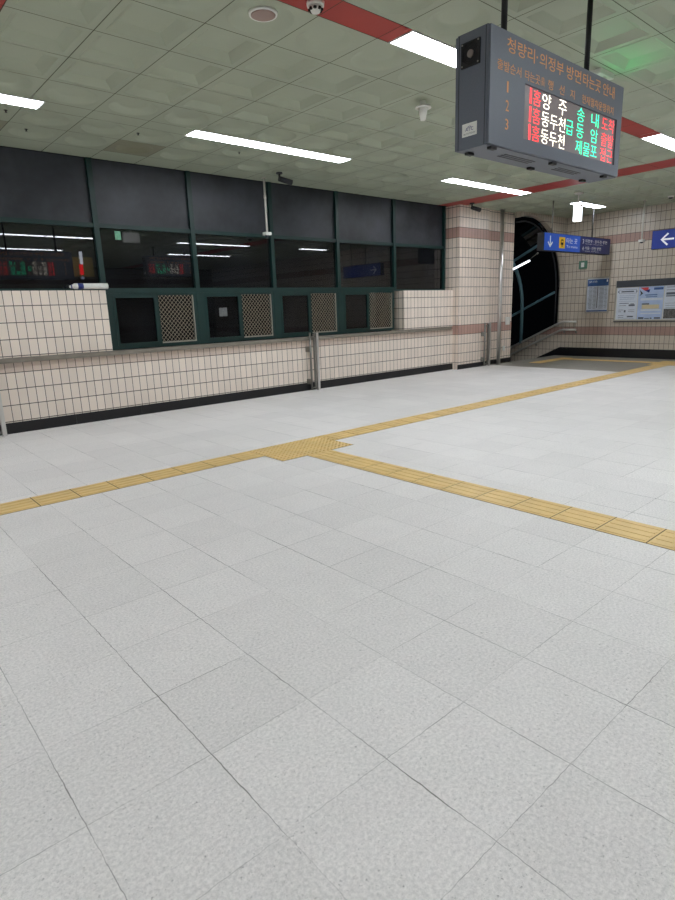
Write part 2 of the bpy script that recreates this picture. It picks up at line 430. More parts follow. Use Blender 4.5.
# y bands
bands = []
edges = [8.30]
for r in range(5):
    ys = STR[r]; top = 6.68 if r == 0 else None
    bands.append(('strip', ys, ys+SW, r))
    for k in range(5):
        y1 = ys-PY*k; bands.append(('row', y1-PY, y1, 4-k))
bands += [('row', 6.68+PY*k, min(6.68+PY*(k+1), 8.25), 9) for k in range(3)]
RX = 10.085
for kind, ya, yb, k in bands:
    if yb < Y0: continue
    if kind == 'row':
        for x in cols:
            a, c = clipx(x, x+PX)
            if c-a < .03: continue
            red1 = abs(x-RX) < .1; red0 = abs(x-.725) < .1
            if red1: panel_flat(a, c, ya, yb, 1)
            elif red0:
                panel_flat(a, c, ya, yb, 1)
            elif c-a < PX*.9 or yb-ya < PY*.9 or a < -1.5 or ya < -3: panel_flat(a, c, ya, yb)
            else: coffer(a, c, ya, yb, k in (0, 4, 9), 2 if (k == 9 and (abs(x-3.065) < .1 or abs(x-1.31) < .1) and ya > 7) else 0)
    else:
        holes = [(x, x+PL*n) for x, n in LX[k]]
        segs = []; cur = X0
        for h0, h1 in holes:
            segs.append((cur, max(X0, h0))); cur = h1
        segs.append((cur, XB))
        for s0, s1 in segs:
            if s1-s0 < .02: continue
            cuts = [s0]+[x for x in cols if s0+.05 < x < s1-.05]+[s1]
            for a, c in zip(cuts, cuts[1:]):
                red = (k == 1) or abs((a+c)/2-(RX+PX/2)) < PX/2 or abs((a+c)/2-(.725+PX/2)) < PX/2
                panel_flat(a, c, ya, yb, 1 if red else 0)
b.box(X0, XB, Y0, 8.3, ZT+.075, ZT+.12, mat=3)
b.build('ceiling', [m_ceil, m_red, m_ceil2, m_seam], kind='structure')

# ------------------------------------------------------------------ fluorescent fittings
t = thing('ceiling_light', (0, 0, 0), 'x', 'ceiling light', 'long fluorescent panels set flush in the ceiling')
b = MB()
for a in ((.0, PL, 0, .014), (.0, PL, SW-.014, SW), (0, .014, .014, SW-.014), (PL-.014, PL, .014, SW-.014)): b.box(a[0], a[1], a[2], a[3], -.006, .06)
b.box(0, PL, 0, SW, .055, .062)
b.build('frame', m_white, t)
b = MB(); b.box(.014, PL-.014, .014, SW-.014, -.004, .004); b.build('diffuser', m_lamp, t)
b0 = t
LBL = {(0, 5): 'bright ceiling panel cut by the left edge of the photo, above the dark windows',
       (0, 6): 'left half of the long white ceiling panel pair above the middle dark windows',
       (0, 7): 'right half of the long white ceiling panel pair above the middle dark windows',
       (0, 8): 'left half of the bright panel pair in the ceiling before the tiled pillar',
       (0, 9): 'right half of the bright panel pair, crossing the red ceiling band before the pillar',
       (0, 10): 'small far ceiling panel just above the hanging blue sign',
       (1, 5): 'nearest bright ceiling panel, partly hidden by the departure board',
       (1, 6): 'bright ceiling panel running on behind the departure board',
       (1, 7): 'bright ceiling panel to the right of the departure board',
       (1, 8): 'bright ceiling panel past the right edge, in line with the one by the board'}
first = True
ORD = 'first second third fourth fifth sixth seventh eighth ninth tenth eleventh'.split()
for r in LX:
    n = 0
    for x, k in LX[r]:
        for q in range(k):
            lab = LBL.get((r, n), 'ceiling panel outside the photo, %s from the left in the %s row' % (ORD[n], ORD[r]))  # out-of-frame set: mirrored panels along with ones added for brightness
            loc = (x+q*PL, STR[r], ZT)
            if first: b0.location = loc; b0['label'] = lab; first = False
            else: dup(b0, Vector(loc)-Vector(b0.location), lab)
            n += 1

# ------------------------------------------------------------------ long wall: tiles below, sill, tile blocks
XP = 10.42
b = MB(); b.box(X0, XP, YF, 8.45, 0, .868); b.box(X0, 3.0, YF, 8.45, .93, 1.728); b.box(8.86, XP, YF, 8.45, .93, 1.69)
b.box(X0, 3.0, 8.2, 8.45, .85, .93); b.box(8.86, XP, 8.2, 8.45, .85, .93)
b.build('wall_left', m_tileA, kind='structure')
b = MB(); b.box(X0, XP-.08, YF-.04, 8.26, .868, .925, bev=.012); b.build('trim_1', m_sill, kind='structure')
def seg_base(name, x0, x1, ya, yb, z1, step=.9):
    b = MB(); x = x0
    while x < x1-1e-4:
        c = min(x+step, x1); b.box(x+.0015, c-.0015, ya, yb, 0, z1); x = c
    b.build(name, m_gran, kind='structure')
seg_base('baseboard_left', X0, XP, YF-.012, YF, .135)
# windows: six bays between mullions
MX = [-11.2, -9.78, -8.36, -6.94, -5.52, -4.1, -2.68, -1.28, .13, 1.56, 3.035, 4.44, 5.86, 7.29, 8.76, 10.30]
ZM, ZL = 2.565, 1.725
for i in range(len(MX)-1):
    a, c = MX[i], MX[i+1]
    full = 10 <= i <= 13
    w_ = bpy.data.objects.new('window_%d' % (i+1), None); COL.objects.link(w_); w_['kind'] = 'structure'
    b = MB(); zb = .928 if full else (1.728 if i < 10 else 1.69)
    hw = .034
    b.box(a-hw, a+hw, YW-.02, YW+.08, zb, ZT)
    if i == len(MX)-2: b.box(c-.03, c+.02, YW-.02, YW+.08, zb, ZT)
    aa, cc = a+hw, c-hw
    b.box(aa, cc, YW-.01, YW+.07, ZM-.027, ZM+.027)
    b.box(aa, cc, YW+.045, YW+.07, ZT-.02, ZT)
    if full:
        b.box(aa, cc, YW-.02, YW+.08, ZL-.036, ZL+.036)
    else: b.box(aa, cc, YW-.01, YW+.07, zb, zb+.03)
    b.build('frame', m_green, w_)
    MB().box(aa, cc, YW+.03, YW+.036, ZM+.027, ZT).build('upper_pane', m_frost, w_)
    MB().box(aa, cc, YW+.03, YW+.036, (ZL+.036 if full else zb+.03), ZM-.03).build('middle_pane', m_glass, w_)
    if full:
        z0, z1 = .935, ZL-.036; xm = a+.73
        b = MB(); b.box(aa, aa+.07, YW-.015, YW+.06, z0, z1); b.box(cc-.06, cc, YW-.015, YW+.06, z0, z1); b.box(xm-.01, xm+.03, YW-.015, YW+.06, z0, z1)
        b.box(aa+.07, cc-.06, YW-.015, YW+.06, z0, z0+.045); b.box(aa+.07, cc-.06, YW-.015, YW+.06, z1-.03, z1)
        b.build('lower_frame', m_green, w_)
        x0, x1 = aa+.07, xm-.01
        b = MB()
        for q in ((x0, x0+.03, z0+.045, z1-.03), (x1-.03, x1, z0+.045, z1-.03), (x0+.03, x1-.03, z0+.045, z0+.075), (x0+.03, x1-.03, z1-.06, z1-.03)):
            b.box(q[0], q[1], YW-.022, YW+.03, q[2], q[3])
        sash = b.build('casement', m_green, w_)
        sub(MB().box(x0+.03, x1-.03, YW, YW+.006, z0+.075, z1-.06).build('pane', m_glassdoor), sash)
        # diamond security grille in an aluminium frame
        gx0, gx1, gz0, gz1 = xm+.03, cc-.06, z0+.045, z1-.03
        b = MB(); f = .013
        b.box(gx1-f, gx1, YW-.02, YW+.0, gz0, gz1)
        b.box(gx0, gx1-f, YW-.02, YW+.0, gz0, gz0+f+.006)
        gr = b.build('security_grille', m_alu, w_)
        b = MB(); A0, A1, C0, C1 = gx0, gx1-f, gz0+f, gz1; W, H = A1-A0, C1-C0
        px_, sl = .060, 1.1     # spacing along x, slope dz/dx
        n = int((W+H/sl)/px_)+2
        for sgn in (1, -1):
            for k in range(-1, n):
                s0 = k*px_            # line x = s0 - t, z = t*sl
                # param by t from 0..H/sl
                t0, t1 = max(0, s0-W), min(H/sl, s0)
                if t1-t0 < .01: continue
                xa, xb = s0-t0, s0-t1
                if sgn < 0: xa, xb = W-xa, W-xb
                b.obox((A0+xa, YW-.010+sgn*.002, C0+t0*sl), (A0+xb, YW-.010+sgn*.002, C0+t1*sl), .0036, .003)
        sub(b.build('wire_mesh', m_wire), gr)
# unlit ticket office behind the glass
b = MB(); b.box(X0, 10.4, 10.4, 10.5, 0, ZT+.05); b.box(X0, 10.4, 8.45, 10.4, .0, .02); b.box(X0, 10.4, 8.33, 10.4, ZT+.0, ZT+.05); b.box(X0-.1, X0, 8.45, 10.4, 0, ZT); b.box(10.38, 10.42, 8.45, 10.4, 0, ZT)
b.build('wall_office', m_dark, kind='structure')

# ------------------------------------------------------------------ pillar and arch wall
b = MB(); b.box(XP, 11.47, 7.95, 8.5, 0, ZT); b.box(11.47, 12.58, 8.03, 8.5, 0, ZT)
b.build('wall_pillar', m_tileP, kind='structure')
b = MB(); b.box(XP-.01, 11.48, 7.94, 7.95, 0, .10); b.box(11.48, 12.59, 8.02, 8.03, 0, .10); b.box(12.58, 12.592, 8.03, 8.4, 0, .1)
b.build('baseboard_pillar', m_gran, kind='structure')
AC, AR, AZ = 12.95, 1.60, 1.74
YA0, YA1 = 7.82, 8.10
SL = .467
arc = [(AC+AR*math.cos(math.pi*i/40), AZ+AR*math.sin(math.pi*i/40)) for i in range(41)]
b = MB()
V = b.b.verts.new
for y, flip in ((YA0+.2, 0), (YA1+.2, 1)):
    pass
YA0, YA1 = 8.03, 8.28
YA0, YA1 = 7.80, 7.94
for i in range(40):
    (xa, za), (xc, zc) = arc[i], arc[i+1]
    if xa < 12.5: continue
    b.prism([(xa, za), (xa, ZT), (xc, ZT), (xc, zc)], YA0, YA1, 'y')
b.build('wall_arch', m_tileB, kind='structure')
# far wall with the notice board, running on beside the stairs under the sloping glass
b = MB()
b.prism([(Y0, 0), (Y0, ZT), (7.94, ZT), (7.94, .765), (13.0, .80-SL*5.14), (13.0, -3.4), (7.95, -.3), (7.86, 0)], XB, XB+.25, 'x')
b.build('wall_right', m_tileB, kind='structure')
b = MB(); y = 7.9
b.prism([(Y0, 0), (7.83, 0), (7.83, .215), (Y0, .215)], XB-.012, XB, 'x')
b.prism([(7.83, 0), (7.83, .215), (11.5, .215-SL*3.67), (11.5, -SL*3.67-.3)], XB-.012, XB, 'x')
b.build('baseboard_right', m_gran, kind='structure')
# the other walls of the hall, behind and left of the camera
b = MB(); b.box(X0-.2, X0, Y0, 8.45, 0, ZT); b.build('wall_side', m_tileH, kind='structure')
b = MB(); b.box(X0, XB, Y0-.2, Y0, 0, ZT); b.build('wall_back', m_tileH, kind='structure')

# glazed stair canopy: vaulted dark glass on steel ribs, falling away with the stairs
cn = bpy.data.objects.new('window_canopy', None); COL.objects.link(cn); cn['kind'] = 'structure'
def vault(y, dr=0): 
    s = AZ-SL*(y-7.86)
    return [(AC+(AR+dr)*math.cos(math.pi*i/24), y, s+(AR+dr)*math.sin(math.pi*i/24)) for i in range(25)], s
b = MB(); ys = [7.9+.5*i for i in range(10)]
for y0_, y1_ in zip(ys, ys[1:]):
    A, sa = vault(y0_, -.02); B, sb = vault(y1_, -.02)
    A = [(A[0][0], y0_, .80-SL*(y0_-7.86))]+A+[(A[-1][0], y0_, .80-SL*(y0_-7.86))]; B = [(B[0][0], y1_, .80-SL*(y1_-7.86))]+B+[(B[-1][0], y1_, .80-SL*(y1_-7.86))]
    for i in range(len(A)-1):
        if y0_ > 8.3 or A[i+1][0] > 12.44: b.quad(A[i], B[i], B[i+1], A[i+1])
b.build('glazing', m_canopy, cn)
for y in (7.97, 8.93, 10.1, 11.3):
    A, s = vault(y, -.06); b = MB()
    A = [(A[0][0], y, .8-SL*(y-7.86))]+A+([(A[-1][0], y, .8-SL*(y-7.86))] if y > 8.5 else [])
    if y < 8.5: A = [p for p in A if p[0] > 12.5]
    b.tube(A, .018 if y < 8.5 else .045, 8); b.build('rib', m_boxd if y < 8.5 else m_teal, cn)
b = MB()
for ang in (0, 50, 180):
    a = math.radians(ang); xx = AC+(AR-.06)*math.cos(a); zz = (AR-.06)*math.sin(a)-(.06 if ang in (0, 180) else 0)
    b.obox((xx, 8.0 if xx > 12.5 else 8.55, AZ+zz-SL*(.14 if xx > 12.5 else .69)), (xx, 12.2, AZ+zz-SL*4.34), .05, .05)
b.build('purlin', m_teal, cn)
# tube lamp inside the canopy
t = thing('tube_lamp', (13.6, 8.35, 2.3), 'thin slanted fluorescent tube lit inside the stair canopy', 'lamp')
MB().cyl((13.6, 9.2, 2.02), (13.6, 8.22, 2.385), .022).build('tube', m_lamp2, t)
b = MB(); b.tube([(13.6, 9.25, 2.0), (13.6, 9.2, 2.04), (13.6, 8.22, 2.41), (13.6, 8.02, 2.54)], .008, 6); b.cyl((13.6, 8.04, 2.52), (13.6, 8.0, 2.55), .022); b.build('holder', m_steeld, t)

# handrails on the far wall, falling with the stairs
t = thing('handrail', (XB, 7.6, .6), 'double steel handrail on the far wall descending beside the stairs', 'handrail')
for dz, nm in ((0, 'rail'), (-.2, 'rail')):
    pts = [(XB-.09, 7.37, .862+dz), (XB-.09, 7.70, .862+dz), (XB-.09, 7.80, .842+dz)]+[(XB-.09, 7.85+.5*i, .822+dz-SL*.5*i) for i in range(8)]
    MB().tube(pts, .027, 12).build(nm, m_rail, t)
for y, z in ((7.40, .862), (7.72, .86), (8.5, .822-SL*.65), (9.3, .822-SL*1.45)):
    b = MB(); b.tube([(XB-.002, y, z-.26), (XB-.05, y, z-.25), (XB-.09, y, z-.2), (XB-.09, y, z)], .009, 8); b.cyl((XB-.008, y, z-.26), (XB, y, z-.26), .03); b.build('bracket', m_steeld, t)

# ------------------------------------------------------------------ pole and folded barrier posts
t = thing('steel_pole', (11.83, 7.86, 0), 'tall polished steel pole standing floor to ceiling against the tiled pillar', 'pole')
MB().cyl((11.83, 7.86, .012), (11.83, 7.86, ZT-.012), .042, seg=28).build('shaft', m_steel, t)
MB().cyl((11.83, 7.86, 0), (11.83, 7.86, .012), .065).build('flange', m_steeld, t); MB().cyl((11.83, 7.86, ZT-.012), (11.83, 7.86, ZT), .06).build('flange', m_steeld, t)
def gate(x, y, lab, w=.13, h=.99, th=.026):
    t = thing('barrier_post', (x, y, 0), lab, 'barrier post', 'folded steel barrier posts along the wall')
    MB().cyl((x-w/2, y+.03, .012), (x-w/2, y+.03, h+.01), .018, seg=16).build('hinge_post', m_steeld, t)
    b = MB(); b.box(x+w/2-.028, x+w/2+.022, y-.02, y+.03, .004, h, bev=.008); b.build('gate_bar', m_steel, t)
    b = MB(); b.box(x+w/2-.075, x+w/2-.045, y-.005, y+.025, .03, h-.01, bev=.006); b.build('gate_bar', m_steeld, t)
    for z in (.16, .72): MB().obox((x-w/2, y+.04, z), (x-w/2-.02, 8.1 if x < 10 else 7.95, z), .05, .09).build('bracket', m_steeld, t)
    for z in (.05, h-.06): MB().box(x-w/2, x+w/2, y, y+.02, z-.01, z+.01).build('hinge_arm', m_steeld, t)
    return t
gate(6.44, 7.98, 'folded steel barrier post against the tiled wall below the third ticket window')
gate(11.36, 7.84, 'folded steel barrier post beside the tall pole at the tiled pillar', w=.14, h=.96)
gate(1.45, 7.98, 'steel barrier post at the left edge of the photo, only its foot showing')

# little boxes on the pillar
def box_on(name, x0, x1, z0, z1, y, d, mat, lab, cat, grp=None):
    o = MB().box(x0, x1, y-d, y, z0, z1, bev=.004).build(name, mat); return tag(o, lab, cat, grp)
box_on('wall_plate', 12.33, 12.50, .88, 1.06, 8.03, .012, m_white, 'square white cover plate on the pillar edge beside the stair opening', 'wall plate')
box_on('wall_socket', 12.24, 12.32, .28, .39, 8.03, .02, m_white, 'small white socket low on the pillar near the stair opening', 'socket')

# ------------------------------------------------------------------ departure board
SX0, SX1, SY0, SY1, SZ0, SZ1 = 2.427, 3.738, 1.70, 1.888, 2.072, 2.553
bd = thing('departure_board', ((SX0+SX1)/2, (SY0+SY1)/2, SZ0), 'grey hanging departure board with orange lettering and a lit display', 'departure board')
b = MB(); b.box(SX0, SX1, SY0+.012, SY1-.012, SZ0, SZ1, bev=.003)
b.build('housing', m_box, bd)
LED = (2.712, 3.676, 2.134, 2.372)
def frontpanel(y0, y1, rev):
    f = (lambda x: SX0+SX1-x) if rev else (lambda x: x)
    b = MB(); a, c = sorted((f(LED[0]), f(LED[1])))
    b.box(SX0+.004, a, y0, y1, SZ0+.004, SZ1-.004); b.box(c, SX1-.004, y0, y1, SZ0+.004, SZ1-.004)
    b.box(a, c, y0, y1, SZ0+.004, LED[2]); b.box(a, c, y0, y1, LED[3], SZ1-.004)
    face = b.build('front_cover', m_box, bd)
    ym = y1-.004 if not rev else y0+.004
    led = MB().box(a, c, min(ym, ym+(.003 if not rev else -.003)), max(ym, ym+(.003 if not rev else -.003)), LED[2], LED[3]).build('display', m_led, bd)
    F = '+y' if rev else '-y'; dep = y1 if rev else y0; dl = (ym) if not rev else ym
    def tx(nm, s, x0, x1, z0, z1, mat, par, d, bold=.012):
        if rev:                        # reader's right is -x: mirror about the board's centre
            u0, u1 = -(f(x0)), -(f(x1))
        else: u0, u1 = x0, x1
        o = text(nm, s, F, u0, u1, z0, z1, d, mat, bd, par, bold, .0008); return o
    for s, x0, x1 in (('청량리', 2.555, 2.785), ('·', 2.80, 2.812), ('의정부', 2.829, 3.055), ('방면', 3.085, 3.235), ('타는곳', 3.256, 3.455), ('안내', 3.482, 3.622)):
        z = (2.468, 2.528) if s != '·' else (2.494, 2.504)
        tx('lettering', s, x0, x1, *z, m_orange, face, dep, .018)
    for s, x0, x1 in (('출발순서', 2.483, 2.675), ('타는곳', 2.707, 2.838), ('(홈)', 2.846, 2.884), ('행', 2.912, 2.962), ('선', 3.022, 3.072), ('지', 3.132, 3.178), ('현재열차운행위치', 3.258, 3.624)):
        tx('lettering', s, x0, x1, 2.386, 2.428, m_orange, face, dep, .012)
    for s, z in (('1', 2.305), ('2', 2.228), ('3', 2.150)): tx('lettering', s, 2.556 if s != '1' else 2.562, 2.582 if s != '1' else 2.575, z, z+.046, m_orange, face, dep, .02)
    rows = [2.298, 2.219, 2.141]; H = .068
    R1 = [[('1', 2.768, 2.784, m_lr), ('홈', 2.797, 2.868, m_lr), ('양', 2.880, 2.962, m_lw), ('주', 3.037, 3.118, m_lw), ('송', 3.229, 3.31, m_lg), ('내', 3.388, 3.472, m_lg), ('도착', 3.512, 3.664, m_lr)],
          [('1', 2.768, 2.784, m_lr), ('홈', 2.797, 2.868, m_lr), ('동두천', 2.880, 3.112, m_lw), ('급', 3.121, 3.196, m_lg), ('동', 3.229, 3.31, m_lg), ('암', 3.388, 3.472, m_lg), ('출발', 3.512, 3.664, m_lr)],
          [('1', 2.768, 2.784, m_lr), ('홈', 2.797, 2.868, m_lr), ('동두천', 2.880, 3.112, m_lw), ('제물포', 3.229, 3.472, m_lg), ('접근', 3.512, 3.664, m_lr)]]
    for r, L in zip(rows, R1):
        for s, x0, x1, mt in L: tx('lit_text', s, x0, x1, r, r+H, mt, led, ym, -.035)
frontpanel(SY0, SY0+.012, False)
frontpanel(SY1-.012, SY1, True)
# end panel with seams, fan and maker's sticker
b = MB()
for y in (SY0+.022, SY1-.022): b.box(SX0-.0012, SX0+.001, y-.0015, y+.0015, SZ0+.003, SZ1-.003)
b.build('seam', m_boxd, bd)
yc, zc = (1.749+1.852)/2, 2.461
b = MB(); fr_ = .050
for q in ((yc-fr_, yc+fr_, zc+.042, zc+fr_), (yc-fr_, yc+fr_, zc-fr_, zc-.042), (yc-fr_, yc-.042, zc-.042, zc+.042), (yc+.042, yc+fr_, zc-.042, zc+.042)): b.box(SX0-.008, SX0, *q)
for sy in (-1, 1):
    for sz in (-1, 1): b.prism([(yc+sy*.044, zc+sz*.02), (yc+sy*.044, zc+sz*.044), (yc+sy*.02, zc+sz*.044)], SX0-.008, SX0, 'x'); b.cyl((SX0-.010, yc+sy*.043, zc+sz*.043), (SX0, yc+sy*.043, zc+sz*.043), .004, mat=1, seg=8)
b.box(SX0-.001, SX0, yc-.045, yc+.045, zc-.045, zc+.045)
for r in (.012, .020, .028, .036, .043): 
    b.tube([(SX0-.007, yc+r*math.cos(a*math.pi/12), zc+r*math.sin(a*math.pi/12)) for a in range(25)], .0012, 5)
fan = b.build('fan', [m_black, m_steeld], bd)
sub(MB().cyl((SX0-.009, yc, zc), (SX0-.001, yc, zc), .016).build('fan_hub', m_steeld), fan)
fan.children[0].data.transform(Matrix.Translation(-Vector(bd.location)))
st = MB().box(SX0-.0015, SX0-.0002, 1.762, 1.843, 2.126, 2.181).build('sticker', m_white, bd)
for o in (text('emblem', '⌒', '-x', -1.815, -1.79, 2.158, 2.168, SX0-.0015, m_navy, bd, st), text('emblem_text', 'ATC', '-x', -1.825, -1.78, 2.148, 2.162, SX0-.0015, m_navy, bd, st), text('emblem_text', 'AUTOTECH', '-x', -1.835, -1.77, 2.133, 2.140, SX0-.0015, m_boxd, bd, st)): pass
for x in (2.49, 3.03, 3.60):
    for y in (1.722, 1.848): MB().box(x-.022, x+.022, y-.012, y+.012, SZ0-.012, SZ0, bev=.003).build('latch', m_black, bd)
for x0_, x1_ in ((2.66, 2.93), (3.17, 3.41)):
    for y in (1.765, 1.785, 1.805): MB().box(x0_, x1_, y-.004, y+.004, SZ0-.0015, SZ0+.001).build('vent_slot', m_boxd, bd)
KB = 1.235                 # true size of the board
for o in [bd]+list(bd.children_recursive):
    if o.type == 'MESH': o.data.transform(Matrix.Scale(KB, 4))
bd.location = (bd.location.x*KB, bd.location.y*KB, CAM_H+(bd.location.z-CAM_H)*KB)
top = bd.location.z+(SZ1-SZ0)*KB
for x in (2.69*KB, 3.50*KB):
    MB().cyl((x, 1.81*KB, top-.004), (x, 1.81*KB, ZT-.01), .018).build('hanger_rod', m_black, bd)
    MB().cyl((x, 1.81*KB, ZT-.01), (x, 1.81*KB, ZT), .045).build('ceiling_flange', m_black, bd)

# ------------------------------------------------------------------ blue hanging sign towards the stairs
Q = 6.6
bs = thing('hanging_sign', (12.9, Q+.08, 2.42), 'long blue hanging sign with a white down arrow and yellow train symbol', 'sign')
MB().box(11.42, 14.38, Q+.004, Q+.15, 2.40, 2.752, bev=.004).build('housing', m_black, bs)
MB().box(11.445, 12.93, Q, Q+.005, 2.408, 2.744).build('left_face', m_blue, bs)
MB().box(12.93, 14.37, Q, Q+.005, 2.408, 2.744).build('right_face', m_navy, bs)
def poly_sign(nm, pts, y, mat, par, root, x0=0, z0=0):
    b = MB(); b.prism([(x0+a, z0+c) for a, c in pts], y-.0015, y+.0005, 'y'); o = b.build(nm, mat); o.data.transform(Matrix.Translation(-Vector(root.location))); o.parent = par; return o
face = [c for c in bs.children if c.name.startswith('left_face')][0]; facer = [c for c in bs.children if c.name.startswith('right_face')][0]
w_ = .016
AR_ = [(-w_, .115), (w_, .115), (w_, -.055), (.075, .008), (.075+.025, -.015), (0, -.118), (-.1, -.015), (-.075, .008), (-w_, -.055)]
poly_sign('arrow', AR_, Q, m_signw, face, bs, 11.67, 2.578)
poly_sign('train_symbol_plate', [(-.12, -.112), (.12, -.112), (.12, .112), (-.12, .112)], Q, m_signy, face, bs, 12.15, 2.576)
pl = poly_sign('train_symbol', [(-.05, -.045), (.05, -.045), (.05, .045), (.035, .065), (-.035, .065), (-.05, .045)], Q-.0015, m_black, face, bs, 12.15, 2.576)
poly_sign('train_symbol', [(-.034, .005), (.034, .005), (.034, .04), (-.034, .04)], Q-.003, m_signy, face, bs, 12.15, 2.576)
poly_sign('train_symbol', [(-.035, -.075), (.035, -.075), (.02, -.055), (-.02, -.055)], Q-.0015, m_black, face, bs, 12.15, 2.576)
text('sign_text', '타는 곳', '-y', 12.33, 12.80, 2.575, 2.68, Q, m_signw, bs, face, .03)
text('sign_text', 'To trains', '-y', 12.34, 12.82, 2.485, 2.535, Q, m_signw, bs, face, .02)
text('sign_text', '3', '-y', 13.04, 13.10, 2.60, 2.69, Q, m_signw, bs, facer, .0)
text('sign_text', '의정부 · 동두천 방면', '-y', 13.16, 14.20, 2.625, 2.695, Q, m_signw, bs, facer, .0)
text('sign_text', 'Uijeongbu  Dongducheon', '-y', 13.16, 14.02, 2.587, 2.607, Q, m_signw, bs, facer, .0)
text('sign_text', '4', '-y', 13.04, 13.10, 2.45, 2.54, Q, m_signw, bs, facer, .0)
text('sign_text', '서울 · 인천 방면', '-y', 13.16, 13.92, 2.475, 2.545, Q, m_signw, bs, facer, .0)
text('sign_text', 'Seoul  Incheon', '-y', 13.16, 13.80, 2.437, 2.457, Q, m_signw, bs, facer, .0)
for x in (11.86, 13.62):
    MB().cyl((x, Q+.08, 2.75), (x, Q+.08, ZT), .014, seg=10).build('hanger_rod', m_steeld if x < 12 else m_black, bs)

# ------------------------------------------------------------------ blue arrow sign at the right
rs = thing('hanging_sign', (12.0, 4.2, 2.26), 'dark blue sign with a white left arrow, cut by the right edge', 'sign')
MB().box(12.004, 12.13, 3.2, 4.74, 2.255, 2.585, bev=.004).build('housing', m_boxd, rs)
fc = MB().box(12.0, 12.006, 3.205, 4.735, 2.26, 2.58).build('face', m_navyd, rs)
def arrow_x(x, yc, zc, L, par, root):
    b = MB(); w = .016   # points towards +y (reader's left)
    pts = [(yc+L/2, zc), (yc+L/2-.115, zc+.112), (yc+L/2-.14, zc+.09), (yc+L/2-.055, zc+w), (yc-L/2, zc+w), (yc-L/2, zc-w), (yc+L/2-.055, zc-w), (yc+L/2-.14, zc-.09), (yc+L/2-.115, zc-.112)]
    b.prism(pts, x-.0015, x+.0005, 'x'); o = b.build('arrow', m_signw); o.data.transform(Matrix.Translation(-Vector(root.location))); o.parent = par
arrow_x(12.0, 4.47, 2.415, .23, fc, rs)
for y in (3.5, 4.1):
    MB().cyl((12.06, y, 2.58), (12.06, y, ZT), .014, seg=10).build('hanger_rod', m_steeld, rs)

# ------------------------------------------------------------------ timetable and notice board on the far wall
def wb(b, y0, y1, z0, z1, d0, d1, mat=0, bev=0): return b.box(XB-d1, XB-d0, y0, y1, z0, z1, mat, bev)
t = thing('timetable', (XB, 6.9, 1.05), 'pale framed timetable with a blue header, left of the notice board', 'timetable')
b = MB()
for q in ((6.615, 6.645, 1.065, 1.925), (7.17, 7.2, 1.065, 1.925), (6.645, 7.17, 1.065, 1.10), (6.645, 7.17, 1.89, 1.925)): wb(b, *q, 0, .03)
b.build('frame', m_alu, t)
pp = wb(MB(), 6.645, 7.17, 1.10, 1.89, .005, .02).build('sheet', m_poster, t)
hd = wb(MB(), 6.65, 7.165, 1.71, 1.87, .02, .0212).build('header', m_bluep, t)
wb(MB(), 6.65, 7.165, 1.105, 1.135, .02, .0212).build('footer', m_bluep, t)
b = MB(); wb(b, 6.90, 6.915, 1.19, 1.70, .02, .0225)
b.build('divider_line', m_charc, t)
b = MB()
for k in range(17):
    z = 1.68-k*.031
    for a, c in ((6.67, 6.74), (6.755, 6.875), (6.935, 7.03), (7.045, 7.14)): wb(b, a, c-random.random()*.03, z-.004, z+.004, .02, .0215)
b.build('printed_rows', m_print, t)
text('header_text', '열차 시각표', '-x', -7.13, -6.93, 1.79, 1.84, XB-.0212, m_signw, t, None, .0)
wb(MB(), 6.67, 6.70, 1.80, 1.85, .0212, .0222).build('emblem', m_signw, t)

nb = thing('notice_board', (XB, 5.2, .88), 'long wall notice board with a charcoal header strip holding posters', 'notice board')
b = MB(); wb(b, 3.6, 6.45, .875, 1.80, 0, .02); b.build('backing', m_off, nb)
b = MB(); wb(b, 3.6, 6.45, 1.645, 1.80, .02, .04, bev=.004); b.build('header', m_charc, nb)
b = MB(); wb(b, 3.6, 6.45, .862, .892, .0, .045); wb(b, 6.45, 6.47, .862, 1.80, 0, .04); b.build('frame', m_alu, nb)
b = MB(); wb(b, 3.58, 6.46, .845, .866, .0, .05); b.build('ledge', m_charc, nb)
def poster(y0, y1, z0, z1, lab, fill, paint):
    t = thing('poster', (XB-.02, (y0+y1)/2, z0), lab, 'poster', 'posters on the notice board')
    wb(MB(), y0, y1, z0, z1, .0205, .0235).build('sheet', fill, t)
    paint(t); return t
def rects(t, nm, mat, L, d=.0235):
    b = MB()
    for q in L: wb(b, *q, d, d+.0008)
    b.build(nm, mat, t)
def p1(t):
    rects(t, 'title_frame', m_print, [(5.99, 6.37, 1.585, 1.592), (5.99, 6.37, 1.50, 1.506), (6.37, 6.377, 1.50, 1.592), (5.983, 5.99, 1.50, 1.592), (6.385, 6.41, 1.53, 1.56), (5.965, 5.985, 1.53, 1.56)])
    rects(t, 'printed_text', m_print, [(6.04+.0, 6.33, 1.53, 1.56), (6.14, 6.36, 1.27, 1.285), (6.0, 6.14, 1.21, 1.25), (6.02, 6.10, 1.255, 1.27), (6.20, 6.36, 1.22, 1.23), (6.26, 6.37, 1.12, 1.13), (6.30, 6.37, 1.08, 1.09), (6.2, 6.24, 1.07, 1.12), (6.0, 6.14, 1.12, 1.128), (6.0, 6.14, 1.08, 1.088), (6.24, 6.37, .99, 1.0), (6.24, 6.37, .95, .96), (6.02, 6.16, .955, .985), (6.0, 6.37, .915, .92)])
    rects(t, 'blue_text', m_bluep, [(6.0, 6.36, 1.45, 1.455), (6.0, 6.36, 1.41, 1.416), (6.03, 6.36, 1.37, 1.376), (5.99, 6.38, 1.32, 1.324)])
poster(5.955, 6.425, .905, 1.635, 'white text poster, leftmost on the notice board', m_poster, p1)
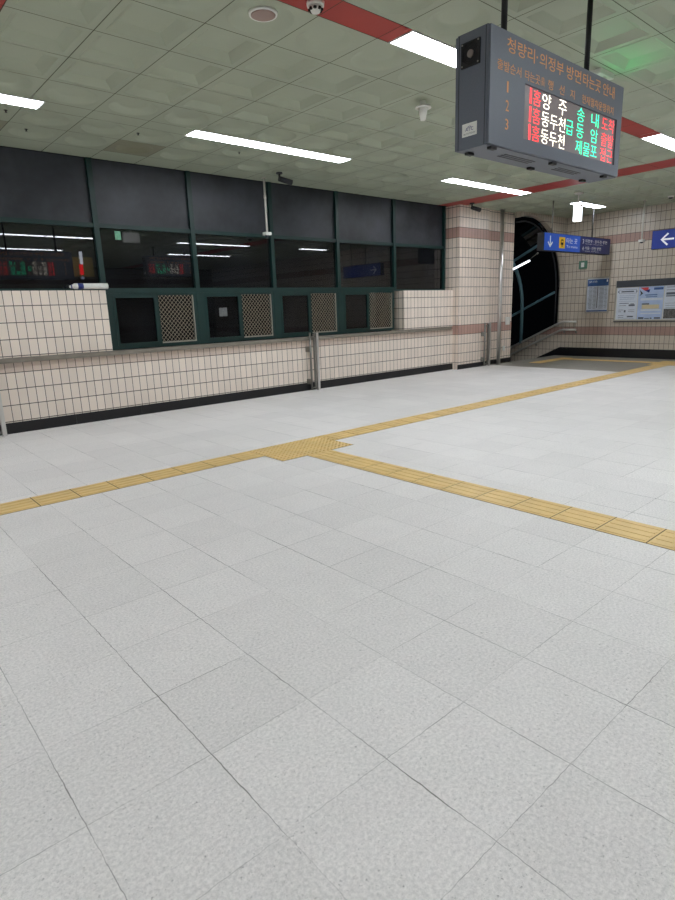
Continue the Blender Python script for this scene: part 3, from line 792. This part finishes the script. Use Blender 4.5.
def p2(t):
    b = MB(); b.prism([(5.90, 1.62), (5.72, 1.62), (5.72, 1.53), (5.80, 1.55)], XB-.0245, XB-.0235, 'x'); b.build('red_shape', m_lr0, t)
    b = MB(); b.prism([(5.80, 1.55), (5.68, 1.58), (5.70, 1.50)], XB-.0247, XB-.0237, 'x'); b.build('navy_shape', m_navy, t)
    b = MB(); b.prism([(5.91, 1.57), (5.83, 1.49), (5.91, 1.43), (5.88, 1.49)], XB-.0247, XB-.0237, 'x'); b.build('grey_chevron', m_charc, t)
    rects(t, 'badge', m_bluep, [(5.40, 5.60, 1.56, 1.61)])
    rects(t, 'printed_text', m_bluep, [(5.52, 5.78, 1.44, 1.46), (5.52, 5.76, 1.40, 1.415)])
    rects(t, 'caption', m_print, [(5.68, 5.84, 1.235, 1.265)])
    rects(t, 'tan_panel', m_tan, [(5.46, 5.84, 1.14, 1.232)])
    rects(t, 'pale_band', m_poster, [(5.40, 5.88, 1.33, 1.38), (5.42, 5.86, 1.09, 1.13), (5.42, 5.86, 1.02, 1.05)])
    rects(t, 'skyline', m_charc, [(5.78, 5.90, .915, .95), (5.6, 5.64, .915, .94), (5.66, 5.76, .915, .93), (5.42, 5.55, .915, .945)])
m_lr0 = M('print_red', (206, 70, 72), .5)
poster(5.385, 5.935, .905, 1.64, 'sky blue poster with a red and navy shape, beside the white text poster', m_sky, p2)
def p3(t):
    rects(t, 'printed_text', m_print, [(4.95, 5.33, 1.60, 1.61), (4.95, 5.33, 1.54, 1.55), (4.9, 5.33, 1.44, 1.49), (4.9, 5.33, 1.40, 1.425), (4.9, 5.33, 1.25, 1.256), (4.9, 5.33, 1.20, 1.206), (4.9, 5.33, 1.15, 1.156)])
    rects(t, 'photograph', m_photo, [(4.84, 5.355, .915, 1.13)])
poster(4.83, 5.365, .905, 1.64, 'poster with a dark photograph at its foot, at the right edge of the photo', m_poster, p3)
poster(4.2, 4.80, .905, 1.64, 'plain pale poster on the board past the right edge of the photo', m_poster, lambda t: rects(t, 'printed_text', m_print, [(4.3, 4.7, 1.5, 1.53), (4.3, 4.7, 1.3, 1.31)]))
# green exit plate high on the far wall
t = thing('exit_plate', (XB, 7.3, 2.14), 'small green and white exit plate high on the wall under the long sign', 'sign')
wb(MB(), 7.22, 7.42, 2.14, 2.33, 0, .04, bev=.004).build('housing', m_grn, t)
wb(MB(), 7.28, 7.36, 2.18, 2.29, .04, .042).build('symbol', m_white, t)

# ------------------------------------------------------------------ things on the ceiling
t = thing('ceiling_speaker', (2.84, 3.87, ZT), 'round ceiling speaker with pinkish grille and white rim near the red band', 'speaker')
b = MB(); b.cyl((2.79, 3.873, ZT+.030), (2.79, 3.873, ZT+.046), .100, .104, 36); b.build('rim', m_white, t)
b = MB(); b.cyl((2.79, 3.873, ZT+.026), (2.79, 3.873, ZT+.030), .080, .088, 32)
b.build('grille', m_spk, t)
t = thing('smoke_detector', (2.93, 3.46, ZT), 'white round smoke detector on the red ceiling band', 'smoke detector')
b = MB(); b.cyl((2.93, 3.46, ZT-.025), (2.93, 3.46, ZT), .058, .062, 28); b.build('base', m_white, t)
b = MB(); b.cyl((2.93, 3.46, ZT-.06), (2.93, 3.46, ZT-.025), .028, .048, 28); b.build('chamber', m_white, t)
b = MB()
for k in range(8):
    a = k*math.pi/4; b.box(2.93+.041*math.cos(a)-.008, 2.93+.041*math.cos(a)+.008, 3.46+.041*math.sin(a)-.008, 3.46+.041*math.sin(a)+.008, ZT-.05, ZT-.036)
b.build('inlet_slots', m_black, t)
t = thing('ceiling_sensor', (5.144, 4.412, ZT), 'white cone shaped sensor hanging left of the departure board', 'sensor')
b = MB(); b.cyl((5.144, 4.412, ZT-.02), (5.144, 4.412, ZT-.004), .085, .075, 28); b.cyl((5.144, 4.412, ZT-.004), (5.144, 4.412, ZT+.05), .03, seg=16); b.build('flange', m_white, t)
b = MB(); b.cyl((5.144, 4.412, ZT-.135), (5.144, 4.412, ZT-.02), .026, .05, 24); b.build('cone', m_white, t)
def drop_rod(x, y, zb, lab):
    t = thing('drop_sensor', (x, y, ZT), lab, 'sensor', 'white sensors hanging on thin rods')
    b = MB(); b.cyl((x, y, zb+.04), (x, y, ZT-.01), .016, seg=14); b.cyl((x, y, ZT-.3), (x, y, ZT-.25), .021, seg=14); b.build('rod', m_off, t)
    b = MB(); b.cyl((x, y, ZT-.01), (x, y, ZT), .04); b.build('flange', m_off, t)
    b = MB(); b.box(x-.055, x+.055, y-.05, y+.05, zb-.01, zb+.04, bev=.012); b.build('head', m_white, t)
    b = MB(); b.cyl((x, y, zb-.035), (x, y, zb-.01), .022, .034, 18); b.build('lens', m_charc, t)
drop_rod(5.623, 8.03, 2.555, 'white box sensor on a thin rod hanging before the dark windows')
drop_rod(13.611, 5.58, 2.56, 'white box sensor on a thin rod hanging before the far tiled wall')
def cctv(x, y, lab, dx, dy):
    t = thing('security_camera', (x, y, ZT), lab, 'security camera', 'black bullet cameras under the ceiling')
    MB().cyl((x, y, ZT-.02), (x, y, ZT), .048).build('base', m_boxd, t)
    MB().tube([(x, y, ZT-.02), (x, y, ZT-.07), (x+dx*.05, y+dy*.05, ZT-.09)], .016, 10).build('arm', m_boxd, t)
    a = Vector((x-dx*.01, y-dy*.01, ZT-.085)); c = a+Vector((dx, dy, -.22)).normalized()*.21
    MB().cyl(a, c, .036, .043, 22).build('body', m_boxd, t)
    e = c+(c-a).normalized()*.004
    MB().cyl(c, e, .033).build('lens', m_black, t)
cctv(5.62, 7.62, 'black bullet camera on the ceiling above the middle windows', .97, -.25)
cctv(10.52, 7.72, 'black bullet camera on the ceiling by the tiled pillar', .9, -.35)
for x, y, lab in ((1.79, 6.884, 'small dark sprinkler beside the ceiling panel at the left edge'), (2.104, 7.415, 'small dark sprinkler near the window top at the left'), (3.139, 6.895, 'small dark sprinkler left of the long ceiling panel pair'), (4.514, 6.965, 'small dark sprinkler between the long panel pair and the windows')):
    t = thing('sprinkler', (x, y, ZT), lab, 'sprinkler', 'dark sprinklers in the ceiling')
    MB().cyl((x, y, ZT-.003), (x, y, ZT), .018).build('escutcheon', m_boxd, t)
    b = MB(); b.cyl((x, y, ZT-.02), (x, y, ZT-.003), .007); b.cyl((x, y, ZT-.022), (x, y, ZT-.02), .012); b.build('nozzle', m_boxd, t)
# lit platform box by the blue sign
t = thing('light_box', (11.42, 5.93, 2.87), 'small bright white light box hanging left above the long blue sign', 'light box')
MB().box(11.40, 11.50, 5.865, 5.995, 2.87, 3.13, bev=.004).build('diffuser', m_lamp2, t)
b = MB(); b.box(11.40, 11.50, 5.86, 6.0, 3.13, 3.17); b.cyl((11.45, 5.93, 3.17), (11.45, 5.93, ZT-.03), .012); b.build('bracket', m_steel, t)
b = MB(); b.cyl((11.45, 5.93, ZT-.03), (11.45, 5.93, ZT), .07, .09); b.build('flange', m_steel, t)
t = thing('exit_sign', (5.81, 2.85, ZT), 'ceiling mounted exit sign with a white top, its green glow showing above the departure board', 'exit sign')
MB().box(5.68, 5.94, 2.80, 2.90, ZT-.045, ZT+.0, bev=.008).build('mount', m_white, t)
MB().box(5.62, 6.0, 2.81, 2.89, ZT-.36, ZT-.15, bev=.006).build('housing', m_white, t)
MB().box(5.635, 5.985, 2.802, 2.81, ZT-.345, ZT-.165).build('face', m_exit, t)
MB().cyl((5.81, 2.85, ZT-.15), (5.81, 2.85, ZT-.045), .03).build('neck', m_white, t)

# ------------------------------------------------------------------ small things on the windows and blocks
t = thing('rolled_banner', (2.8, 8.14, 1.745), 'white rolled banner with dark blue print lying on the left tile block', 'rolled banner')
b = MB(); b.cyl((2.62, 8.145, 1.782), (3.05, 8.145, 1.782), .036, .038, 22); b.cyl((2.56, 8.145, 1.774), (2.62, 8.145, 1.780), .014, .03, 16)
b.build('roll', m_white, t)
b = MB(); b.cyl((2.66, 8.145, 1.782), (2.73, 8.145, 1.782), .0375, .0378, 22); b.cyl((2.575, 8.145, 1.775), (2.59, 8.145, 1.776), .0215, .023, 16); b.build('print', m_navy, t)
t = tag(MB().box(3.285, 3.365, YW+.024, YW+.0295, 2.40, 2.51).build('window_sticker', M('sticker_green', (110, 170, 140), .5, var=.4, nscale=40)), 'small pale green sticker at the top of the second clear window pane', 'sticker')
t = tag(MB().box(4.78, 4.92, YW-.008, YW-.002, 1.33, 1.46).build('window_notice', M('notice_grey', (96, 98, 98), .5, var=.3, nscale=30)), 'faded square notice on the dark casement of the second ticket window', 'notice')

# the next departure board along the hall, seen only mirrored in the windows
nb2 = dup(bd, (4.75, -3.2, .3), 'second departure board of the hall, seen only mirrored in the dark windows')
for c in nb2.children:
    if c.name.startswith(('hanger_rod', 'ceiling_flange')): c.location.z -= .3
# signs of the hall behind the camera, mirrored in the first clear window pane
t = thing('vertical_sign', (6.27, -2.0, 2.5), 'narrow lit white and red upright sign, seen only mirrored in the leftmost dark window', 'sign')
MB().box(6.24, 6.32, -2.05, -1.995, 2.94, 3.3, bev=.01).build('white_part', M('lit_white', (235, 238, 245), .4, emit=(225, 232, 245), estr=5, var=0), t)
MB().box(6.20, 6.30, -2.05, -1.995, 2.64, 2.935, bev=.01).build('red_part', M('lit_red', (230, 40, 40), .4, emit=(240, 40, 40), estr=6, var=0), t)
MB().cyl((6.25, -2.03, 2.55), (6.25, -2.0, 2.55), .045).build('round_emblem', M('lit_blue_white', (200, 210, 235), .4, emit=(190, 200, 235), estr=2, var=0), t)
MB().cyl((6.27, -2.03, 3.3), (6.27, -2.03, ZT), .012).build('hanger_rod', m_steeld, t)
t = thing('hanging_sign', (6.05, -2.4, 2.6), 'plain yellowish hanging panel, seen only mirrored behind the narrow white and red sign', 'sign')
MB().box(5.45, 6.75, -2.5, -2.42, 2.62, 3.18, bev=.01).build('sign_face', M('yellowish_panel', (196, 184, 120), .5, emit=(196, 184, 120), estr=.25), t)
for x in (5.7, 6.5): MB().cyl((x, -2.46, 3.18), (x, -2.46, ZT), .012).build('hanger_rod', m_steeld, t)
t = thing('ceiling_detector', (13.60, 5.05, ZT), 'small white detector on the ceiling above the arrow sign at the right edge', 'smoke detector')
MB().cyl((13.60, 5.07, ZT-.03), (13.60, 5.07, ZT), .05, .06).build('base', m_white, t)
MB().cyl((13.60, 5.07, ZT-.055), (13.60, 5.07, ZT-.03), .03, .045).build('chamber', m_charc, t)
